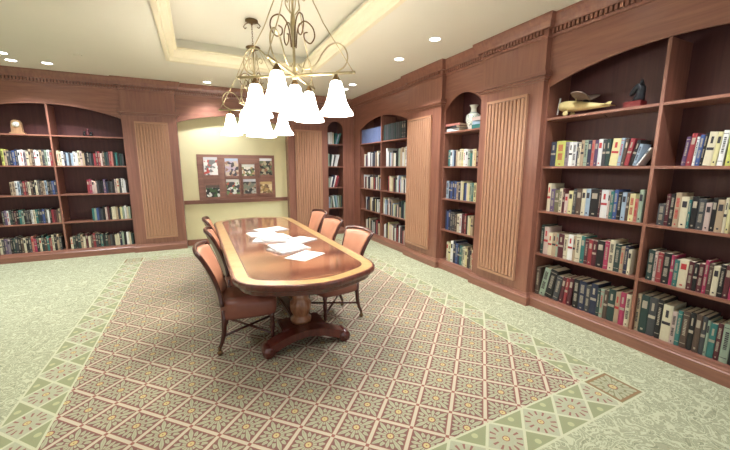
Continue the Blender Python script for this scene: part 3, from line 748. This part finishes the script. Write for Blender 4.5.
# ------------------------------------------------------------------ chandeliers
def chandelier(label):
    e = empty('chandelier', label, 'chandelier', (0, 0, 0), math.radians(-36), 'matching brass chandeliers over the table')
    BZ, TZ = 2.34, 3.09
    MB().lathe([(.005, 3.42), (.075, 3.418), (.08, 3.40), (.05, 3.385), (.012, 3.38), (.012, 3.36)], 20).obj('ceiling_canopy', BRASSD, e)
    for s in (-1, 1): MB().tube([(.04*s, 0, 3.39), (.085*s, 0, 3.375), (.11*s, 0, 3.345), (.09*s, 0, 3.32), (.07*s, 0, 3.335)], .006).obj('hook', BRASSD, e)
    ch = MB()
    for k in range(9):
        z = 3.355-k*.028; r = []
        for q in range(13):
            a = 2*PI*q/12; r.append((.008*math.cos(a), 0, z+.019*math.sin(a)) if k % 2 else (0, .008*math.cos(a), z+.019*math.sin(a)))
        ch.tube(r, .0025, 5)
    ch.obj('chain', BRASSD, e)
    MB().lathe([(.01, 3.13), (.03, 3.12), (.085, 3.10), (.09, 3.09), (.06, 3.075), (.02, 3.06), (.01, 3.04)], 24).obj('top_plate', BRASSD, e)
    MB().lathe([(.014, 2.30), (.02, 2.32), (.02, 2.36), (.011, 2.38), (.011, 2.6), (.018, 2.63), (.024, 2.7), (.018, 2.78), (.010, 2.82), (.010, 3.07)], 14).obj('centre_stem', BRASS, e)
    for k in range(4):
        R = Matrix.Rotation(k*PI/2, 4, 'Z'); R2 = Matrix.Rotation(k*PI/2+PI/4, 4, 'Z')
        MB().tube([(.015, 0, BZ), (.49, 0, BZ)], .0115).ball((.495, 0, BZ), .014).xf(R).obj('arm', BRASS, e)
        MB().tube([(.488, 0, BZ+.01), (.25, 0, 2.72), (.07, 0, 3.085)], .0045, 6).xf(R).obj('suspension_rod', BRASS, e)
        # big scroll standing on the arm over the shade
        pts = [(.35, 0, BZ+.01), (.42, 0, BZ+.05), (.445, 0, BZ+.12), (.42, 0, BZ+.19), (.36, 0, BZ+.225), (.29, 0, BZ+.205), (.235, 0, BZ+.15), (.19, 0, BZ+.085), (.13, 0, BZ+.045), (.07, 0, BZ+.05), (.035, 0, BZ+.08)]
        MB().tube(smooth(pts), .006, 6).xf(R).obj('scroll', BRASS, e)
        pts = [(.02, 0, 2.55), (.04, 0, 2.70), (.10, 0, 2.77), (.17, 0, 2.74), (.19, 0, 2.67), (.15, 0, 2.61), (.10, 0, 2.63), (.095, 0, 2.675), (.125, 0, 2.69)]
        MB().tube(smooth(pts), .0055, 6).xf(R2).obj('upper_scroll', BRASSD, e)
        pts = [(.02, 0, 2.80), (.06, 0, 2.86), (.05, 0, 2.93), (.085, 0, 2.99), (.12, 0, 2.96), (.10, 0, 2.92), (.075, 0, 2.94)]
        MB().tube(smooth(pts), .0045, 6).xf(R2).obj('small_scroll', BRASS, e)
    for k in range(5):
        c = (.35*math.cos(k*PI/2), .35*math.sin(k*PI/2), 0) if k < 4 else (0, 0, -.02)
        h = MB().lathe([(.012, BZ-.01), (.022, BZ-.03), (.034, BZ-.05), (.034, BZ-.062)], 16, c).obj('shade_holder', BRASSD, e)
        pr = [(.03, BZ-.055), (.045, BZ-.07), (.055, BZ-.11), (.066, BZ-.16), (.08, BZ-.21), (.10, BZ-.255), (.125, BZ-.29), (.137, BZ-.312), (.137, BZ-.32)]
        pr = pr+[(r-.005, z-.001) for r, z in pr[::-1]]
        sh = MB().lathe(pr, 32, c, cap=False).obj('glass_shade', SHADE, h)
        bl = MB().ball((c[0], c[1], BZ-.17+c[2]), .028, None, .035).obj('bulb', LAMP, h)
        L = bpy.data.lights.new('bulb_light', 'POINT'); L.energy = BULB_W; L.color = (1, .96, .90); L.shadow_soft_size = .05
        lo = bpy.data.objects.new('bulb_light', L); C.objects.link(lo); lo.parent = e; lo.location = (c[0], c[1], BZ-.24+c[2])
    return e
def smooth(P, n=5):
    P = [Vector(p) for p in P]; out = []
    for i in range(len(P)-1):
        a, b, c, d = P[max(i-1, 0)], P[i], P[i+1], P[min(i+2, len(P)-1)]
        for k in range(n):
            t = k/n; out.append(.5*((2*b)+(c-a)*t+(2*a-5*b+4*c-d)*t*t+(3*b-a-3*c+d)*t**3))
    return out+[P[-1]]
ch = chandelier('nearer brass chandelier with five lit white bell shades, large at the picture top')
ch.location = (.785, 2.90, 0)
ch2 = dup(ch, 'farther brass chandelier with lit white bell shades, hanging lower in the picture by its chain')
ch2.location = (.77, 4.80, 0); ch2.rotation_euler = (0, 0, math.radians(-30))

# ------------------------------------------------------------------ recessed downlights
DLS = [(-2.262, 6.645, 'leftmost recessed ceiling light, cut by the picture edge', 1), (-2.298, 7.031, 'recessed ceiling light second from the left, close to the left bookcase', 1), (-1.881, 6.985, 'recessed ceiling light above the left bookcase, third from the left', 1),
       (.307, 7.176, 'recessed ceiling light in front of the alcove valance', 1), (2.768, 6.15, 'smaller-looking recessed light right of the near chandelier, nearer of the two there', 1), (2.786, 6.56, 'farthest recessed light on the right, partly behind a glass shade', 1),
       (2.737, 4.455, 'middle recessed light of the row along the right wall', 1), (2.717, 3.602, 'nearest visible recessed light of the right wall row', 1),
       (2.72, 2.05, '', 0), (2.72, 1.0, '', 0), (-1.9, 4.6, '', 0), (-1.9, 2.6, '', 0), (-3.9, 5.6, '', 0), (-3.9, 3.2, '', 0)]  # the last four are unseen lamps added to fill the room with light
OFF = ['recessed ceiling light before the near right bookcase, the farther of two there', 'recessed ceiling light before the near right bookcase, the one nearer the camera', 'added unseen fill downlight left of the carpet, farther of two in its row', 'added unseen fill downlight left of the carpet, nearer of two in its row',
 'added unseen fill downlight by the left wall, farther of its row', 'added unseen fill downlight by the left wall, nearer of its row']
def downlight(lab):
    e = empty('recessed_downlight', lab, 'ceiling light', (0, 0, 0), 0, 'recessed ceiling downlights')
    MB().lathe([(.062, CZ-.001), (.062, CZ-.006), (.082, CZ-.006), (.085, CZ-.001)], 28, cap=False).obj('trim_ring', WHITE, e)
    MB().lathe([(.001, CZ-.0025), (.062, CZ-.0025)], 28, cap=False).obj('lens', LAMP, e)
    L = bpy.data.lights.new('downlight_lamp', 'SPOT'); L.energy = DOWN_W*4; L.color = (.95, .97, 1); L.spot_size = math.radians(112); L.spot_blend = .7; L.shadow_soft_size = .06
    o = bpy.data.objects.new('downlight_lamp', L); C.objects.link(o); o.parent = e; o.location = (0, 0, CZ-.03)
    return e
d0 = downlight(DLS[0][2])
for i, (x, y, lab, vis_) in enumerate(DLS):
    d = d0 if i == 0 else dup(d0, lab or OFF.pop(0))
    d.location = (x, y, 0)
o = MB().lathe([(.05, CZ), (.05, CZ-.008), (.03, CZ-.014), (.001, CZ-.014)], 20).obj('sprinkler_cover', CEIL, None, (-1.35, 6.3, 0)); tag(o, 'small round cover plate on the cream ceiling above the left bookcase', 'ceiling cover')

# ------------------------------------------------------------------ brochure rack with magazines
rk = empty('brochure_rack', 'dark wooden wall rack with eight magazine pockets in the yellow alcove', 'magazine rack', (0, FY+.192, 0))
X0, X1, ZB, ZT = .035, 1.565, .93, 1.845
MB().box(X0, X1, -.018, 0, ZB, ZT, .003).obj('back_board', WOODH, rk)
PK = [(.283, 1.405, 'a'), (.682, 1.385, 'b'), (1.008, 1.38, 'c'), (1.378, 1.395, 'd'), (.292, .955, 'e'), (.685, 1.005, 'f'), (1.02, 1.005, 'g'), (1.363, 1.01, 'h')]
for i, (cx, z, _) in enumerate(PK):
    m = MB(); w2 = .145; h = .30
    m.box(cx-w2, cx+w2, -.055, -.018, z-.012, z)
    m.box(cx-w2, cx-w2+.012, -.055, -.018, z, z+h).box(cx+w2-.012, cx+w2, -.055, -.018, z, z+h)
    m.box(cx-w2+.012, cx+w2-.012, -.055, -.048, z, z+.028); m.box(cx-w2+.012, cx+w2-.012, -.026, -.0185, z+h-.02, z+h)
    m.obj('pocket', WOOD, rk)
def cover_mat(k, cols):
    m, nt, b = nt_new('magazine_cover_%s' % k); X.nt = nt
    tc = nt.nodes.new('ShaderNodeTexCoord'); vo = nt.nodes.new('ShaderNodeTexVoronoi'); vo.inputs['Scale'].default_value = 20
    mp = nt.nodes.new('ShaderNodeMapping'); mp.inputs['Location'].default_value = (ord(k)*.37, 0, ord(k)*.21)
    nt.links.new(tc.outputs['Object'], mp.inputs['Vector']); nt.links.new(mp.outputs[0], vo.inputs['Vector'])
    sp = nt.nodes.new('ShaderNodeSeparateColor'); nt.links.new(vo.outputs['Color'], sp.inputs[0])
    r = nt.nodes.new('ShaderNodeValToRGB'); r.color_ramp.interpolation = 'CONSTANT'
    while len(r.color_ramp.elements) < len(cols): r.color_ramp.elements.new(.5)
    for i, c in enumerate(cols): r.color_ramp.elements[i].position = i/len(cols); r.color_ramp.elements[i].color = lin(*c)
    nt.links.new(sp.outputs[0], r.inputs[0]); nt.links.new(r.outputs[0], b.inputs['Base Color']); b.inputs['Roughness'].default_value = .3
    return m
PALS = {'a': [(240, 238, 235), (230, 225, 225), (196, 70, 60), (120, 120, 120)], 'b': [(150, 110, 90), (60, 50, 60), (190, 170, 190), (200, 180, 160)], 'c': [(230, 225, 215), (120, 130, 80), (70, 70, 60), (190, 150, 110)],
        'd': [(110, 120, 90), (50, 50, 45), (180, 170, 140), (140, 100, 80)], 'e': [(40, 44, 38), (230, 230, 225), (60, 90, 50), (30, 30, 30)], 'f': [(220, 225, 215), (110, 140, 90), (180, 90, 70), (60, 60, 60)],
        'g': [(120, 125, 110), (180, 180, 170), (60, 60, 60), (150, 130, 110)], 'h': [(170, 140, 90), (110, 80, 60), (210, 190, 150), (130, 110, 70)]}
MLAB = ['magazine with a red and white cover in the upper left rack pocket', 'magazine with purple-brown cover, upper row, second pocket from left', 'white and olive magazine, upper row, third pocket from left', 'dark green magazine with white heading in the upper right rack pocket',
        'black and white magazine in the lower left rack pocket', 'white magazine with small pictures, lower row, second pocket', 'grey landscape magazine, lower row, third pocket', 'golden brown magazine in the lower right rack pocket']
HEAD = [(205, 205, 210), (176, 190, 214), (214, 214, 206), (232, 232, 236), (96, 76, 66), (226, 226, 226), (214, 216, 226), (186, 160, 110)]
for i, (cx, z, k) in enumerate(PK):
    hh = .385 if i in (0, 1, 3) else (.335 if i in (5, 6) else .27)
    e = empty('magazine', MLAB[i], 'magazine', (cx, FY+.196-.045, z+.001), 0, 'magazines in the wall rack')
    e.rotation_euler = (math.radians(-2.0), 0, 0)
    MB().box(-.128, .128, 0, .006, 0, hh).obj('pages', PAPER, e)
    MB().box(-.128, .128, -.0015, -.0001, 0, hh-.055).obj('cover_picture', cover_mat(k, PALS[k]), e)
    MB().box(-.128, .128, -.0015, -.0001, hh-.0545, hh).obj('cover_heading', flat('magazine_heading_'+k, HEAD[i], .3), e)
o = empty('wall_outlet', 'white electrical outlet on the yellow wall below the chair rail', 'outlet', (.70, FY+.196, .40))
MB().box(-.038, .038, -.006, 0, -.055, .055, .002).obj('cover_plate', WHITE, o)
for s in (-1, 1): MB().box(-.016, .016, -.008, -.006, s*.024-.014, s*.024+.014).obj('socket', PAPER, o)

# ------------------------------------------------------------------ ornaments on the shelves
T5 = SZ[5]+.0006
# white patterned vase
vm, nt, b = nt_new('white_porcelain_with_green_pattern'); X.nt = nt
tc = nt.nodes.new('ShaderNodeTexCoord'); n = nt.nodes.new('ShaderNodeTexNoise'); n.inputs['Scale'].default_value = 16; n.inputs['Detail'].default_value = 1; n.inputs['Distortion'].default_value = 1.5
nt.links.new(tc.outputs['Object'], n.inputs['Vector'])
sp = nt.nodes.new('ShaderNodeSeparateXYZ'); nt.links.new(tc.outputs['Object'], sp.inputs[0]); zz = X(sp.outputs[2]); ff = X(n.outputs['Fac'])
cc = colmix((ab(fr(ff*4)-.5) < .1)*(zz > .05)*(zz < .2), lin(226, 226, 214), lin(96, 134, 126))
cc = colmix(ab(zz-.226) < .006, cc, lin(110, 140, 134)); nt.links.new(cc, b.inputs['Base Color']); b.inputs['Roughness'].default_value = .15
vs = MB().lathe([(.055, 0), (.062, .004), (.062, .02), (.075, .05), (.10, .12), (.105, .16), (.095, .2), (.06, .228), (.042, .245), (.038, .28), (.042, .31), (.058, .33), (.062, .337), (.055, .337), (.036, .31)], 32).obj('vase', vm, None, (FX+.2, 3.79, T5))
tag(vs, 'white porcelain vase with green painted pattern on the narrow bookcase top shelf', 'vase')
def flatbook(x, y, z, w, d, t, rz, mat, label, col):
    m = MB().box(-w/2, w/2, -d/2, d/2, 0, .004).box(-w/2, w/2, -d/2, d/2, t-.004, t).box(-w/2, -w/2+.004, -d/2, d/2, .004, t-.004)
    o = m.obj('book', mat, None, (x, y, z)); o.rotation_euler = (0, 0, rz); tag(o, label, 'book', 'books lying flat on shelves')
    MB().box(-w/2+.004, w/2-.004, -d/2+.003, d/2-.003, .004, t-.004).obj('pages', PAGES, o); return o
flatbook(FX+.19, 4.10, T5, .2, .24, .045, 0.1, BMAT['chalk'], 'off-white book lying flat at the bottom of the stack left of the vase', 0)
flatbook(FX+.18, 4.10, T5+.0458, .19, .26, .035, -.15, BMAT['slate'], 'dark grey book lying flat in the middle of the stack left of the vase', 0)
flatbook(FX+.18, 4.09, T5+.0816, .21, .28, .03, .12, BMAT['salmon'], 'salmon pink book lying flat on top of the stack left of the vase', 0)
flatbook(FX+.16, 3.578, T5, .2, .175, .05, 0, BMAT['teal'], 'teal book lying flat right of the vase', 0)
flatbook(FX+.16, 3.578, T5+.0508, .19, .165, .05, .08, BMAT['skyblue'], 'pale blue book in the middle of the pile right of the vase', 0)
flatbook(FX+.15, 3.58, T5+.1016, .19, .17, .045, -.05, BMAT['blush'], 'pale pink book on top of the pile right of the vase', 0)
# toy airplane
CREAMW = flat('pale_carved_wood', (214, 198, 140), .5, noise=.1); GREYW = flat('weathered_wing_wood', (132, 112, 98), .6, noise=.15)
ap = empty('toy_airplane', 'pale wooden toy airplane with brown wing on the near bookcase top shelf', 'toy airplane', (FX+.19, 2.27, T5-.012))
ap.rotation_euler = (math.radians(7), 0, 0)
R = Matrix.Rotation(math.radians(-90), 4, 'Z')
def P_(mb, name, mat, par=None): return mb.xf(R).obj(name, mat, par or ap)
P_(MB().lathe([(.012, -.235), (.042, -.225), (.052, -.19), (.056, -.13), (.05, -.05), (.04, .05), (.024, .16), (.012, .27), (.004, .275)], 20, (0, 0, .105), axis='X'), 'fuselage', CREAMW)
P_(MB().ball((.03, 0, .145), .035, .02, .028), 'cockpit', BLACKM)
w_ = MB()
for sg in (-1, 1):
    o_ = [(-.06, .0), (-.062, .09), (-.05, .14), (-.02, .16), (.03, .165), (.07, .15), (.085, .1), (.08, .0)]
    lo = [(x, sg*y, .158+y*.38) for x, y in o_]; V = w_.grid([lo, [(x, y, z+.010) for x, y, z in lo]], False, True); w_.bm.faces.new(V[0][::-1]); w_.bm.faces.new(V[1])
P_(w_, 'wing', GREYW)
P_(MB().tube([(-.03, -.05, .12), (-.03, -.07, .17)], .004).tube([(-.03, .05, .12), (-.03, .07, .17)], .004), 'strut', CREAMW)
P_(MB().prism([(.22, -.08), (.27, -.09), (.28, 0), (.27, .09), (.22, .08), (.2, 0)], .106, .112), 'tail_wing', CREAMW)
P_(MB().prism([(.2, .11), (.27, .11), (.28, .14), (.255, .14)], -.003, .003, 'Y'), 'tail_fin', CREAMW)
P_(MB().ball((-.245, 0, .105), .012).box(-.252, -.246, -.012, .012, .02, .19, .002), 'propeller', WHITE)
for s in (-1, 1):
    P_(MB().tube([(-.12, s*.03, .07), (-.12, s*.055, .03)], .005), 'landing_strut', CREAMW)
    P_(MB().lathe([(.006, -.008), (.026, -.006), (.028, 0), (.026, .006), (.006, .008)], 16, (-.12, s*.06, .0285), axis='Y'), 'wheel', CREAMW)
P_(MB().tube([(.24, 0, .09), (.25, 0, .01), (.27, 0, .004)], .004), 'tail_skid', BLACKM)
# dark horse head on a red block
DARKB = flat('dark_bronze', (44, 48, 54), .35, .5, noise=.25, scale=20); REDB = flat('dark_red_lacquer', (112, 30, 34), .3, noise=.1, coat=.4)
hh = empty('horse_head_bust', 'dark bronze horse head bust on a red block, near bookcase top shelf', 'figurine', (FX+.18, 1.775, T5), math.radians(-90))
MB().box(-.07, .07, -.05, .05, 0, .058, .004).obj('plinth', REDB, hh)
m = MB()
sec = [((.022, .056), .04, .03), ((.028, .085), .033, .026), ((.034, .12), .030, .024), ((.036, .155), .029, .023), ((.026, .18), .027, .023), ((.006, .176), .025, .021), ((-.018, .152), .018, .017), ((-.036, .128), .015, .014), ((-.046, .114), .007, .007)]
rows = []
for i, ((x, z), rx, ry) in enumerate(sec):
    a = [0, .0, .1, .4, 1.1, 1.9, 2.25, 2.3, 2.3][i]; row = []
    for k in range(14):
        t = 2*PI*k/14; dx = rx*1.3*math.cos(t); row.append((x+dx*math.cos(a), 1.2*ry*math.sin(t), z+dx*math.sin(a)))
    rows.append(row)
V = m.grid(rows, True, True); m.bm.faces.new(V[0][::-1]); m.bm.faces.new(V[-1])
m.obj('head', DARKB, hh)
for s in (-1, 1): MB().lathe([(.013, 0), (.010, .025), (.001, .06)], 8, (.036, s*.014, .185)).obj('ear', DARKB, hh)
MB().prism([(.045, .06), (.066, .10), (.07, .15), (.055, .195), (.04, .19), (.055, .12)], -.006, .006, 'Y').obj('mane', DARKB, hh)
# mantel clock
ck = empty('mantel_clock', 'arched wooden mantel clock on the left bookcase top shelf', 'clock', (-2.585, FY+.22, T5))
CLW = wood('clock_wood', (150, 116, 84), (178, 144, 108), rough=.4)
MB().box(-.092, .092, -.05, .05, 0, .03, .004).obj('base', CLW, ck)
m = MB().prism([(-.07, .03)]+[(.062*math.cos(PI-PI*k/16), .15+.062*math.sin(PI-PI*k/16)+.02) for k in range(17)]+[(.07, .03)], -.035, .035, 'Y'); m.obj('case', CLW, ck)
MB().lathe([(.001, -.0375), (.043, -.0375), (.043, -.035)], 24, (0, 0, .158), cap=False, axis='Y').obj('dial', WHITE, ck)
MB().lathe([(.042, -.037), (.044, -.043), (.05, -.043), (.052, -.035)], 24, (0, 0, .158), cap=False, axis='Y').obj('bezel', BRASS, ck)
MB().box(-.0015, .0015, -.0395, -.038, .158, .19).obj('minute_hand', BLACKM, ck); MB().box(-.002, .02, -.0395, -.038, .1565, .1595).obj('hour_hand', BLACKM, ck)
# dark figurine group
fg = empty('figurine', 'small dark carved figurine with three heads on the left bookcase top shelf', 'figurine', (-1.655, FY+.2, T5))
MB().box(-.075, .075, -.035, .035, 0, .018, .004).obj('base', BLACKM, fg)
for x, h in ((-.045, .085), (0, .13), (.048, .075)):
    MB().lathe([(.028, .016), (.03, .03), (.022, h*.55), (.016, h*.72), (.021, h*.86), (.016, h), (.002, h+.006)], 12, (x, 0, 0)).obj('carved_figure', BMAT['maroon'] if x == 0 else BLACKM, fg)
